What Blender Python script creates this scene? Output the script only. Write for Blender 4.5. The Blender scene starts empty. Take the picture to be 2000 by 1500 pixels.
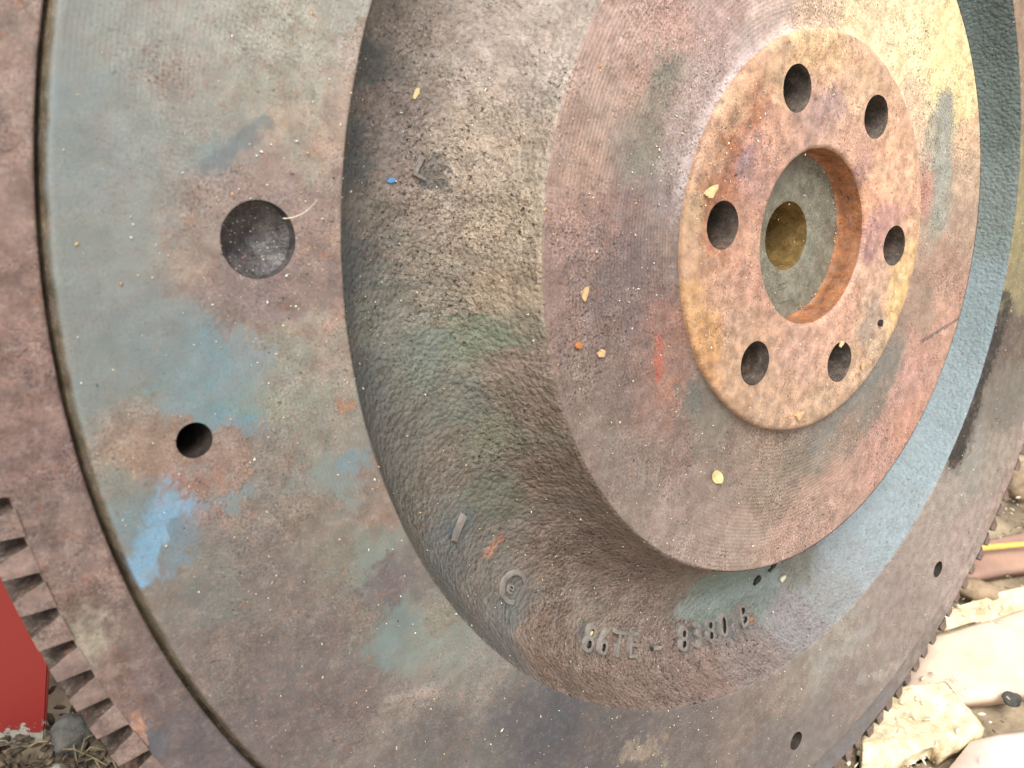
import bpy, bmesh, math, random
import numpy as np
from mathutils import Matrix, Vector

# ------------------------------------------------------------------ camera, sky, sun, exposure
S = bpy.context.scene
S.view_settings.view_transform = 'Standard'
S.view_settings.look = 'None'
S.view_settings.gamma = 1.0
S.view_settings.exposure = 0.95
S.view_settings.use_curve_mapping = False

R = 0.185                                   # radius of the machined outer face, metres
PITCH = math.radians(35)
CAM = Vector((-0.07626936, -0.22644116, 0.31288513))
cam_d = bpy.data.cameras.new('camera')
cam_o = bpy.data.objects.new('camera', cam_d)
S.collection.objects.link(cam_o)
cam_o.location = CAM
cam_o.rotation_euler = (math.pi / 2 - PITCH, 0, 0)
cam_d.sensor_width = 36
cam_d.lens = 36 * 1756.78 / 2000
cam_d.clip_start = 0.01
cam_d.clip_end = 500
cam_d.dof.use_dof = True
cam_d.dof.focus_distance = 0.24
cam_d.dof.aperture_fstop = 32
S.camera = cam_o

SUN_DIR = Vector((0.0, -0.40, 0.90)).normalized()     # towards the sun
elev = math.asin(SUN_DIR.z)
w = bpy.data.worlds.new('World')
S.world = w
w.use_nodes = True
nt = w.node_tree
sky = nt.nodes.new('ShaderNodeTexSky')
sky.sky_type = 'NISHITA'
sky.sun_disc = False
sky.sun_elevation = elev
sky.sun_rotation = math.atan2(SUN_DIR.x, SUN_DIR.y)
sky.air_density = 1.0
sky.dust_density = 4.0
sky.ozone_density = 1.0
hs = nt.nodes.new('ShaderNodeHueSaturation')
hs.inputs['Saturation'].default_value = 0.16
nt.links.new(sky.outputs[0], hs.inputs['Color'])
bg = nt.nodes['Background']
bg.inputs[1].default_value = 0.15
nt.links.new(hs.outputs[0], bg.inputs[0])
sun_d = bpy.data.lights.new('sun', 'SUN')
sun_d.energy = 1.3
sun_d.angle = math.radians(28)
sun_d.color = (1.0, 0.95, 0.86)
sun_o = bpy.data.objects.new('sun', sun_d)
S.collection.objects.link(sun_o)
sun_o.rotation_euler = SUN_DIR.to_track_quat('Z', 'Y').to_euler()

# ------------------------------------------------------------------ helpers
rng = np.random.default_rng(7)
random.seed(7)
C = S.collection
ROT = Matrix(((0.78379183, 0.11029395, 0.61115105),
              (0.50871279, 0.45043084, -0.73370523),
              (-0.35620453, 0.88597252, 0.29693607)))     # columns: flywheel x, y, axis
ORG = Vector((0, 0, 0.20407))
FLY = Matrix.Translation(ORG) @ ROT.to_4x4()


def tag(o, label=None, cat=None, group=None, kind=None):
    if label: o['label'] = label
    if cat: o['category'] = cat
    if group: o['group'] = group
    if kind: o['kind'] = kind
    return o


def link(name, me, mat=None, parent=None):
    o = bpy.data.objects.new(name, me)
    C.objects.link(o)
    if mat is not None and me is not None and not me.materials:
        me.materials.append(mat)
    if parent is not None:
        o.parent = parent
    return o


def mesh_np(name, V, F, smooth=True, col=None):
    me = bpy.data.meshes.new(name)
    V = np.asarray(V, np.float32)
    F = np.asarray(F, np.int32)
    k = F.shape[1]
    me.vertices.add(len(V))
    me.vertices.foreach_set('co', V.ravel())
    me.loops.add(F.size)
    me.loops.foreach_set('vertex_index', F.ravel())
    me.polygons.add(len(F))
    me.polygons.foreach_set('loop_start', np.arange(0, F.size, k, dtype=np.int32))
    me.polygons.foreach_set('loop_total', np.full(len(F), k, np.int32))
    if smooth:
        me.polygons.foreach_set('use_smooth', np.ones(len(F), bool))
    me.update(calc_edges=True)
    me.validate()
    if col is not None:
        a = me.color_attributes.new('col', 'FLOAT_COLOR', 'POINT')
        c4 = np.ones((len(V), 4), np.float32)
        c4[:, :3] = col
        a.data.foreach_set('color', c4.ravel())
    return me


def mesh_bm(name, bm, smooth=False):
    me = bpy.data.meshes.new(name)
    bmesh.ops.recalc_face_normals(bm, faces=bm.faces)
    bm.to_mesh(me)
    bm.free()
    if smooth:
        me.polygons.foreach_set('use_smooth', np.ones(len(me.polygons), bool))
    return me


def vnoise(x, y, seed=0):
    xi = np.floor(x).astype(np.int64); yi = np.floor(y).astype(np.int64)
    xf = x - xi; yf = y - yi
    u = xf * xf * xf * (xf * (xf * 6 - 15) + 10); v = yf * yf * yf * (yf * (yf * 6 - 15) + 10)
    def h(a, b):
        n = (a * 374761393 + b * 668265263 + seed * 974634777) & 0xFFFFFFFF
        n = ((n ^ (n >> 13)) * 1274126177) & 0xFFFFFFFF
        n = ((n ^ (n >> 16)) * 2246822519) & 0xFFFFFFFF
        return ((n ^ (n >> 15)) & 0xFFFFFF) / float(0xFFFFFF)
    a = h(xi, yi) * (1 - u) + h(xi + 1, yi) * u
    b = h(xi, yi + 1) * (1 - u) + h(xi + 1, yi + 1) * u
    return (a * (1 - v) + b * v) * 2 - 1


def fbm(x, y, octv=4, seed=0, gain=0.5):
    t = 0; a = 1; n = 0
    for i in range(octv):
        c, s = math.cos(i * 0.9 + 0.3), math.sin(i * 0.9 + 0.3)
        t = t + a * vnoise((x * c - y * s) * 2 ** i, (x * s + y * c) * 2 ** i, seed + i * 17)
        n += a; a *= gain
    return t / n


def lin(c):
    c = np.asarray(c, float) / 255
    return np.where(c <= 0.04045, c / 12.92, ((c + 0.055) / 1.055) ** 2.4)


# ------------------------------------------------------------------ stains and tone patches; the channel's tones include painted light and shade (x, y in face radii)
ANN = [(-0.984,0.064,130,138,138),(-0.986,0.007,122,134,138),(-0.984,-0.053,122,133,136),(-0.977,-0.116,125,134,133),(-0.972,-0.167,120,130,130),(-0.948,-0.228,118,130,132),(-0.95,0.072,140,146,144),(-0.939,0.016,134,142,142),(-0.932,-0.038,132,140,140),(-0.93,-0.089,132,142,142),
    (-0.932,-0.138,128,138,138),(-0.908,-0.178,118,130,135),(-0.905,0.048,150,140,134),(-0.909,0.081,146,148,144),(-0.87,0.09,152,154,148),(-0.862,0.044,148,150,144),(-0.874,0.011,140,142,138),(-0.833,0.099,158,158,150),(-0.82,0.057,150,152,142),(-0.784,0.11,162,162,150),
    (-0.775,0.061,155,156,146),(-0.744,0.129,160,165,160),(-0.733,0.103,165,150,140),(-0.745,0.053,168,150,138),(-0.749,0.013,172,145,128),(-0.858,-0.018,120,135,138),(-0.794,0.034,166,147,130),(-0.776,0.004,150,148,136),(-0.794,-0.022,150,128,122),(-0.834,-0.028,155,130,124),
    (-0.851,-0.053,150,130,126),(-0.871,-0.079,145,132,122),(-0.881,-0.107,150,132,118),(-0.856,-0.128,132,114,112),(-0.805,-0.144,125,105,105),(-0.764,-0.127,158,130,118),(-0.757,-0.086,165,135,122),(-0.75,-0.046,160,135,122),(-0.752,-0.016,160,150,135),(-0.761,-0.167,150,138,125),
    (-0.78,-0.198,140,140,130),(-0.736,-0.197,150,135,122),(-0.829,-0.165,142,132,118),(-0.847,-0.195,103,138,152),(-0.87,-0.21,112,135,142),(-0.893,-0.205,115,132,138),(-0.859,-0.234,108,138,148),(-0.892,-0.229,115,135,140),(-0.819,-0.229,120,140,140),(-0.833,-0.249,100,140,157),
    (-0.918,-0.242,120,128,124),(-0.903,-0.271,152,130,108),(-0.918,-0.285,162,138,114),(-0.89,-0.26,148,122,105),(-0.836,-0.284,125,108,102),(-0.829,-0.269,105,138,155),(-0.788,-0.239,140,138,125),(-0.754,-0.25,135,138,128),(-0.805,-0.28,128,112,106),(-0.773,-0.292,130,118,108),
    (-0.729,-0.283,130,128,118),(-0.725,-0.321,120,135,135),(-0.893,-0.298,145,115,100),(-0.861,-0.317,152,105,92),(-0.838,-0.321,110,135,145),(-0.913,-0.342,105,130,140),(-0.928,-0.313,120,125,120),(-0.868,-0.357,98,130,152),(-0.859,-0.343,142,110,100),(-0.842,-0.349,128,112,106),
    (-0.849,-0.389,120,118,112),(-0.821,-0.351,135,118,108),(-0.791,-0.333,125,118,112),(-0.745,-0.358,130,118,108),(-0.797,-0.396,115,105,102),(-0.821,-0.43,112,112,108),(-0.857,-0.425,110,112,110),(-0.88,-0.431,118,110,105),(-0.761,-0.439,118,106,102),(-0.71,-0.418,122,118,108),
    (-0.668,-0.411,118,130,125),(-0.66,-0.366,140,120,108),(-0.676,-0.33,128,115,108),(-0.637,-0.457,105,95,100),(-0.631,-0.513,108,130,132),(-0.587,-0.54,125,138,130),(-0.569,-0.511,130,128,115),(-0.672,-0.499,120,110,104),(-0.708,-0.505,112,100,100),(-0.79,-0.489,110,98,98),
    (-0.832,-0.498,118,105,102),(-0.773,-0.578,105,93,95),(-0.714,-0.58,108,95,96),(-0.651,-0.576,112,100,100),(-0.603,-0.587,135,124,118),(-0.568,-0.586,138,128,120),(-0.553,-0.645,100,95,97),(-0.482,-0.601,130,125,120),(-0.527,-0.551,130,135,128),(-0.435,-0.647,100,98,100),
    (-0.356,-0.702,82,82,90),(-0.254,-0.737,95,90,92),(-0.057,-0.78,110,102,102),(0.078,-0.805,125,112,108),(0.212,-0.762,140,128,120),(0.284,-0.739,150,145,138),(0.375,-0.707,155,150,143),(0.433,-0.667,150,140,135),(0.525,-0.661,148,135,132),(0.382,-0.79,135,122,120),
    (0.313,-0.845,125,118,116),(0.165,-0.875,115,108,110),(0.626,-0.547,165,150,143),(0.66,-0.465,160,152,145),(0.739,-0.385,150,150,144),(0.758,-0.551,168,150,145),(0.85,-0.368,160,148,138),(0.837,-0.279,120,116,110),(0.668,-0.344,110,105,100),(0.777,-0.107,100,88,82),
    (0.789,-0.022,150,140,95),(0.761,0.068,160,148,95),(0.587,0.468,165,135,108)]
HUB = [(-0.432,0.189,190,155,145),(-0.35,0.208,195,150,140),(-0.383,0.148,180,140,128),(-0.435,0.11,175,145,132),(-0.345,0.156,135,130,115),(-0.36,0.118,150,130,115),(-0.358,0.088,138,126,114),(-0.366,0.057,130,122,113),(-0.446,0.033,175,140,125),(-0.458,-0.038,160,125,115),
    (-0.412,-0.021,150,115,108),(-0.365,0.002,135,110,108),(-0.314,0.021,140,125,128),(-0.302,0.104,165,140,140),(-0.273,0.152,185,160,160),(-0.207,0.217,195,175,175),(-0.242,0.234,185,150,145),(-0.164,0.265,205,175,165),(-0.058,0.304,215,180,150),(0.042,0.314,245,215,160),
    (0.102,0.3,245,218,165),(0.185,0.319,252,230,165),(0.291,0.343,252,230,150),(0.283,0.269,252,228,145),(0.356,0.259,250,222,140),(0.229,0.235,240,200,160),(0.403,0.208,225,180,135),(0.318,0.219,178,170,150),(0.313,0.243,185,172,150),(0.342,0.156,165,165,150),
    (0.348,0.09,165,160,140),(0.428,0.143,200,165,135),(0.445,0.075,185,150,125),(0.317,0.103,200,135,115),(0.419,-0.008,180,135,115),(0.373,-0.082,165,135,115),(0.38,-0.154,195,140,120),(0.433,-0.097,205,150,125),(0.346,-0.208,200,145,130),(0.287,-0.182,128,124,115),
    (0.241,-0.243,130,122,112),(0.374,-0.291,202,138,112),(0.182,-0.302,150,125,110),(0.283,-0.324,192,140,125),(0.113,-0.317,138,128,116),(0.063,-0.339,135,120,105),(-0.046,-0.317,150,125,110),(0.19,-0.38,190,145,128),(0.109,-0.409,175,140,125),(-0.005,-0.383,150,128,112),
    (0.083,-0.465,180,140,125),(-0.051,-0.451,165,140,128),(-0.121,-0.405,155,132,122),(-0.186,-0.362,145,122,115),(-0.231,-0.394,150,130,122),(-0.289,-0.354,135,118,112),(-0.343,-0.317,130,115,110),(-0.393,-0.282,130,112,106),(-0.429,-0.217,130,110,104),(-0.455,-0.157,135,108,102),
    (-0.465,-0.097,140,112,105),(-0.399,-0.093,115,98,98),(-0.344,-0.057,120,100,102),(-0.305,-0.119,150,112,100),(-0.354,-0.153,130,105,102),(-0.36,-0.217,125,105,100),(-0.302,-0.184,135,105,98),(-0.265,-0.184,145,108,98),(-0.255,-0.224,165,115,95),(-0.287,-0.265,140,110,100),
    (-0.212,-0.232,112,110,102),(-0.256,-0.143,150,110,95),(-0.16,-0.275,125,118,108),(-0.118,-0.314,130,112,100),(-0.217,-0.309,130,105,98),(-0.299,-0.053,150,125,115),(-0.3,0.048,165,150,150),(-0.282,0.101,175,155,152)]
BOSS = [(-0.209,-0.085,190,150,128),(-0.168,-0.124,185,150,130),(-0.159,-0.068,190,145,128),(-0.167,0.06,178,138,128),(-0.151,0.129,200,155,135),(-0.043,0.169,185,150,140),(0.011,0.157,205,165,145),(-0.032,0.219,215,175,145),(0.046,0.221,215,180,150),(-0.097,0.233,215,180,140),
    (0.163,0.122,220,175,145),(0.123,0.062,225,170,140),(0.153,0.035,190,145,140),(0.252,-0.054,222,184,128),(0.19,-0.058,200,165,145),(0.18,-0.124,185,158,135),(0.103,-0.111,205,160,140),(0.048,-0.16,200,160,140),(-0.0,-0.177,190,155,140),(-0.012,-0.23,190,155,130),
    (-0.125,-0.215,185,150,125),(-0.057,-0.252,180,150,128),(0.072,-0.247,185,155,130),(0.168,-0.182,190,160,135),(-0.211,-0.146,198,152,105),(-0.252,-0.101,192,152,110),(-0.265,-0.049,185,150,125),(-0.265,-0.004,180,150,120),(-0.243,0.069,185,150,125),(-0.207,0.139,195,160,130),
    (-0.14,0.223,205,170,140),(-0.047,0.271,220,185,145),(-0.231,-0.007,168,108,78),(-0.222,0.046,160,100,70),(-0.207,0.094,165,105,75),(-0.185,0.136,185,125,95),(-0.169,0.113,195,150,135),(-0.183,0.084,150,120,125),(0.055,0.114,215,170,145),(-0.14,-0.004,195,150,130),
    (0.066,0.108,175,135,130),(-0.024,0.193,175,145,140),(0.295,-0.104,205,170,130)]
CHAN = [(-0.668,0.147,150,138,132),(-0.614,0.161,165,150,142),(-0.537,0.165,190,175,165),(-0.497,0.157,205,190,178),(-0.536,0.038,195,175,155),(-0.514,-0.028,195,175,150),(-0.507,-0.11,170,150,125),(-0.578,-0.026,160,145,130),(-0.623,-0.003,140,125,118),(-0.654,0.048,135,122,118),  # channel tones carry painted light: lit slopes, shaded left edge, sky blue right
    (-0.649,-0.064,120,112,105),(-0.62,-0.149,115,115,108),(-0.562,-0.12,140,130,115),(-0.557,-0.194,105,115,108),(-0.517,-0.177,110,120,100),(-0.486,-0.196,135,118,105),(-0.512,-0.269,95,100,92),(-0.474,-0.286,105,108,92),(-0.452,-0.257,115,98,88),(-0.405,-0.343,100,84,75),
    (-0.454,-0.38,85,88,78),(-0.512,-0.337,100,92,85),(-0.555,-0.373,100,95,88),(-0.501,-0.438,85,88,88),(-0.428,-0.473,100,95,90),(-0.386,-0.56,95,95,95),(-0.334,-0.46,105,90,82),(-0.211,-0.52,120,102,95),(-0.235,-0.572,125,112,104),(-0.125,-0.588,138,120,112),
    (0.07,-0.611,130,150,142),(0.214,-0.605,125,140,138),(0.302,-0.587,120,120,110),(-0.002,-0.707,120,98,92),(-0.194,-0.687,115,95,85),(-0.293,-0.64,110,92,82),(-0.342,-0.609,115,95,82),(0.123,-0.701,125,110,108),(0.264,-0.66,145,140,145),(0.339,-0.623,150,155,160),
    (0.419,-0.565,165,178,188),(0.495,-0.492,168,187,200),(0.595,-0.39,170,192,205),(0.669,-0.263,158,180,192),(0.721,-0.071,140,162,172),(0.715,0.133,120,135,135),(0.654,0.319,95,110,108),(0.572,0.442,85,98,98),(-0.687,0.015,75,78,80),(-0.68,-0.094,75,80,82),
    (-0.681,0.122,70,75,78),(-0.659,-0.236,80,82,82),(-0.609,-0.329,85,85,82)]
RING = [(-1.021,0.057,140,118,110),(-1.019,0.002,145,120,112),(-1.013,-0.078,140,112,105),(-1.011,-0.162,135,105,98),(-1.001,-0.227,130,102,97),(-0.999,-0.295,125,98,95),(-0.981,-0.342,120,98,94),(-0.967,-0.391,125,102,98),(-0.934,-0.445,115,95,92),(-0.956,-0.459,142,130,112),
    (-0.909,-0.501,110,92,92),(-0.882,-0.55,105,90,92),(-0.865,-0.598,100,90,95),(-0.922,-0.525,125,98,90),(-0.89,-0.58,90,92,100),(-0.953,-0.423,130,100,92),(0.655,-0.748,135,125,122),(0.492,-0.857,118,115,118),(0.837,-0.648,165,148,142),(0.96,-0.461,170,148,138),
    (0.447,-0.963,118,114,118)]
SPOTS = {}
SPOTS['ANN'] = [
    (-0.8763, -0.3202, -0.9065, -0.3963, 0.019, (84, 160, 200), 0.9, 0.8),
    (-0.869, -0.3391, -0.8554, -0.3479, 0.009, (105, 140, 170), 0.7, 0.7),
    (-0.8684, -0.2311, -0.8271, -0.1942, 0.028, (114, 138, 148), 0.55, 0.9),
    (-0.8301, -0.2597, -0.8356, -0.2735, 0.008, (104, 142, 162), 0.8, 0.8),
    (-0.7178, -0.2443, -0.7084, -0.2465, 0.007, (190, 125, 80), 0.8, 0.8),
    (-0.8479, -0.1064, -0.7851, -0.0693, 0.062, (142, 119, 112), 0.75, 1.1),
    (-0.8307, -0.1433, -0.7598, -0.1189, 0.03, (128, 108, 106), 0.7, 1.1),
    (-0.9136, -0.2849, -0.8409, -0.2824, 0.036, (146, 116, 98), 0.8, 1.0),
    (-0.8803, -0.3085, -0.8534, -0.3153, 0.02, (150, 104, 90), 0.7, 1.0),
    (-0.8695, -0.0262, -0.8168, 0.021, 0.009, (104, 120, 126), 0.75, 0.5),
    (-0.6265, -0.5927, -0.5436, -0.589, 0.005, (158, 150, 142), 0.7, 0.6),
    (-0.5951, -0.5943, -0.5589, -0.5975, 0.004, (160, 140, 128), 0.6, 0.6),
    (0.7528, -0.0662, 0.6591, -0.3592, 0.038, (48, 46, 45), 0.95, 0.12),  # dark patch along the channel's right edge
    (-0.6315, -0.5098, -0.5423, -0.5519, 0.03, (120, 134, 130), 0.25, 1.1),
    (-0.7074, -0.3084, -0.6904, -0.3067, 0.012, (104, 140, 152), 0.7, 0.9),
    (-0.7332, -0.1661, -0.6727, -0.1279, 0.016, (168, 130, 112), 0.6, 1.0),
    (-0.7434, 0.0047, -0.7327, 0.0698, 0.014, (170, 145, 128), 0.6, 0.9),
    (-0.4329, -0.6612, -0.3161, -0.7204, 0.04, (84, 84, 92), 0.6, 1.0),
    (-0.2004, -0.7751, -0.1261, -0.7871, 0.015, (155, 138, 115), 0.7, 1.2),
    (0.2696, -0.7458, 0.44, -0.6885, 0.018, (156, 150, 144), 0.7, 0.8),
    (0.4366, -0.7966, 0.5909, -0.8024, 0.012, (170, 160, 150), 0.6, 1.2),
]
SPOTS['HUB'] = [
    (-0.2892, -0.16, -0.2814, -0.206, 0.0085, (205, 72, 26), 1.0, 0.35),
    (0.3186, 0.2422, 0.364, 0.0743, 0.03, (164, 163, 148), 0.9, 0.35),
    (-0.3423, 0.1746, -0.3663, 0.0507, 0.02, (122, 124, 112), 0.38, 0.9),
    (0.2917, 0.1407, 0.32, 0.0608, 0.008, (170, 112, 100), 0.5, 0.6),
    (0.494, -0.0965, 0.3768, -0.1431, 0.004, (105, 90, 90), 0.8, 0.4),
    (0.2908, -0.1692, 0.0979, -0.3142, 0.02, (126, 123, 116), 0.75, 0.4),
    (-0.284, 0.063, -0.1687, 0.2379, 0.026, (182, 162, 156), 0.45, 0.9),
    (-0.2849, -0.0132, -0.2604, -0.116, 0.012, (95, 85, 80), 0.5, 1.0),
    (-0.413, -0.0634, -0.3283, -0.0941, 0.05, (112, 95, 96), 0.5, 1.2),
    (-0.2538, -0.2312, -0.2932, -0.131, 0.03, (158, 105, 86), 0.5, 1.2),
    (-0.2006, -0.2386, -0.2347, -0.2244, 0.015, (108, 108, 102), 0.6, 0.8),
]
SPOTS['BOSS'] = [
    (-0.2296, -0.0331, -0.2302, 0.0257, 0.006, (150, 95, 64), 0.55, 0.6),
    (-0.2302, 0.0257, -0.2108, 0.0868, 0.006, (150, 95, 64), 0.55, 0.6),
    (-0.2108, 0.0868, -0.1778, 0.1429, 0.006, (158, 105, 75), 0.5, 0.6),
    (0.2578, -0.0325, 0.2371, -0.0672, 0.014, (224, 188, 128), 0.85, 0.6),
    (-0.0432, 0.1688, 0.0102, 0.2069, 0.03, (168, 135, 130), 0.5, 1.0),
    (0.1411, 0.0021, 0.1556, 0.0507, 0.02, (170, 125, 122), 0.6, 1.0),
    (-0.1908, 0.0702, -0.1745, 0.0924, 0.02, (150, 118, 122), 0.6, 1.0),
    (0.1677, -0.1325, 0.1851, -0.0908, 0.02, (160, 145, 132), 0.6, 1.0),
]
SPOTS['CHAN'] = [
    (-0.2381, -0.6077, -0.2275, -0.6323, 0.014, (78, 84, 84), 0.7, 0.8),
    (-0.012, -0.6688, 0.1056, -0.6667, 0.016, (88, 98, 100), 0.7, 0.8),
    (0.1327, -0.662, 0.1599, -0.657, 0.012, (85, 98, 102), 0.6, 0.8),
    (-0.3881, -0.5106, -0.4009, -0.5299, 0.012, (82, 92, 94), 0.6, 0.9),
    (-0.0202, -0.6149, 0.2435, -0.5976, 0.018, (135, 154, 146), 0.75, 0.5),
    (-0.437, -0.4716, -0.4174, -0.4469, 0.006, (180, 112, 72), 0.6, 1.1),
    (-0.5013, -0.432, -0.4761, -0.4179, 0.01, (70, 92, 100), 0.7, 0.5),
    (-0.5933, 0.0066, -0.5774, 0.0204, 0.014, (70, 78, 78), 0.7, 0.7),
]
SPOTS['RING'] = [
    (-0.9465, -0.4459, -0.9545, -0.4869, 0.017, (150, 140, 122), 0.85, 0.5),
    (-0.8967, -0.5704, -0.88, -0.5938, 0.012, (86, 90, 100), 0.7, 0.8),
    (-0.9005, -0.5534, -0.8956, -0.5733, 0.006, (190, 130, 90), 0.7, 1.0),
]



def stain_and_light(x, y, tab, gain, warp=1.0, power=1.6, seed=3, even=1.0, spots=(), sat=None):
    """Colour of the surface at x, y: nearest samples win, their borders broken up by noise."""
    T = np.array(tab, float)
    c = lin(T[:, 2:5]) * gain
    wx = x + warp * (0.026 * fbm(x * 22, y * 22, 4, seed) + 0.018 * fbm(x * 90, y * 90, 3, seed + 5))
    wy = y + warp * (0.026 * fbm(x * 22, y * 22, 4, seed + 40) + 0.018 * fbm(x * 90, y * 90, 3, seed + 45))
    g = (c @ np.array([.3, .5, .2]))[:, None]
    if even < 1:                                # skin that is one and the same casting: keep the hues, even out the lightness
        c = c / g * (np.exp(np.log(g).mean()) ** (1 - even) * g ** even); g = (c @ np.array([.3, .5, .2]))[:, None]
    cool = np.clip((c[:, 2] - c[:, 0]) / g[:, 0] * 4, 0, 1)[:, None]      # grey-green films and painted sky blue are fainter than rust
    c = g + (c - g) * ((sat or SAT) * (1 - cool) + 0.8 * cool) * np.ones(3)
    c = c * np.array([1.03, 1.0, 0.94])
    jx = 0.010 * fbm(x * 300, y * 300, 2, seed + 60); jy = 0.010 * fbm(x * 300, y * 300, 2, seed + 66)
    patch = np.clip(0.5 + 0.9 * fbm(x * 35, y * 35, 4, seed + 77), 0.1, 0.9)[:, None]
    out = np.zeros((len(x), 3))
    for i in range(0, len(x), 30000):
        sl = slice(i, i + 30000)
        d2 = (x[sl, None] - T[None, :, 0]) ** 2 + (y[sl, None] - T[None, :, 1]) ** 2
        ww = 1 / (d2 + 0.0003) ** power
        soft = (ww @ c) / ww.sum(1)[:, None]
        d2 = ((wx + jx)[sl, None] - T[None, :, 0]) ** 2 + ((wy + jy)[sl, None] - T[None, :, 1]) ** 2
        ww = 1 / (d2 + 0.00003) ** 5
        hard = (ww @ c) / ww.sum(1)[:, None]
        out[sl] = soft * (1 - patch[sl]) + hard * patch[sl]
    for ax, ay, bx, by, hw, sc, alpha, amp in spots:     # single stains and tone patches with ragged borders: a capsule from a to b
        m = (x > min(ax, bx) - 5 * hw) & (x < max(ax, bx) + 5 * hw) & (y > min(ay, by) - 5 * hw) & (y < max(ay, by) + 5 * hw)
        if not m.any(): continue
        fq = .55 / hw
        n1 = fbm(x[m] * fq, y[m] * fq, 5, seed + 90, 0.68); n2 = fbm(x[m] * fq, y[m] * fq, 5, seed + 95, 0.68)
        n3 = fbm(x[m] * 160, y[m] * 160, 3, seed + 99, 0.7)
        px_ = x[m] + n1 * amp * hw * 1.6; py_ = y[m] + n2 * amp * hw * 1.6
        vx, vy = bx - ax, by - ay
        t = np.clip(((px_ - ax) * vx + (py_ - ay) * vy) / (vx * vx + vy * vy + 1e-9), 0, 1)
        d = np.hypot(px_ - ax - t * vx, py_ - ay - t * vy) / hw + amp * 1.1 * n1 + .5 * n3
        k = (np.clip((1.0 - d) / 0.22, 0, 1) * alpha)[:, None]
        k = k * np.clip(1.05 + 1.3 * n2 + .5 * n3, 0, 1)[:, None]
        sc = lin(sc) * gain; sg = sc.mean(); sc = sg + (sc - sg) * (0.58 if sc[2] > sc[0] else 0.75)
        out[m] = out[m] * (1 - k) + sc * k
    return out


# ------------------------------------------------------------------ materials
def mat_simple(name, col, rough=0.7, var=0.25, scale=400, bump=0.3, bdist=0.0004, col2=None, metallic=0.0, spec=0.4):
    m = bpy.data.materials.new(name); m.use_nodes = True
    n = m.node_tree.nodes; l = m.node_tree.links
    b = n['Principled BSDF']
    tc = n.new('ShaderNodeTexCoord')
    no = n.new('ShaderNodeTexNoise'); no.inputs['Scale'].default_value = scale; no.inputs['Detail'].default_value = 6
    no.inputs['Roughness'].default_value = 0.65
    l.new(tc.outputs['Object'], no.inputs['Vector'])
    mx = n.new('ShaderNodeMix'); mx.data_type = 'RGBA'
    rp = n.new('ShaderNodeMapRange'); rp.inputs[1].default_value = 0.35; rp.inputs[2].default_value = 0.65
    l.new(no.outputs['Fac'], rp.inputs[0]); l.new(rp.outputs[0], mx.inputs['Factor'])
    c2 = col2 if col2 else tuple(max(0, c * (1 - 2 * var)) for c in col)
    mx.inputs['A'].default_value = (*col, 1); mx.inputs['B'].default_value = (*c2, 1)
    l.new(mx.outputs['Result'], b.inputs['Base Color'])
    b.inputs['Roughness'].default_value = rough; b.inputs['Metallic'].default_value = metallic
    b.inputs['Specular IOR Level'].default_value = spec
    bp = n.new('ShaderNodeBump'); bp.inputs['Strength'].default_value = bump; bp.inputs['Distance'].default_value = bdist
    l.new(no.outputs['Fac'], bp.inputs['Height']); l.new(bp.outputs[0], b.inputs['Normal'])
    return m


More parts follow.
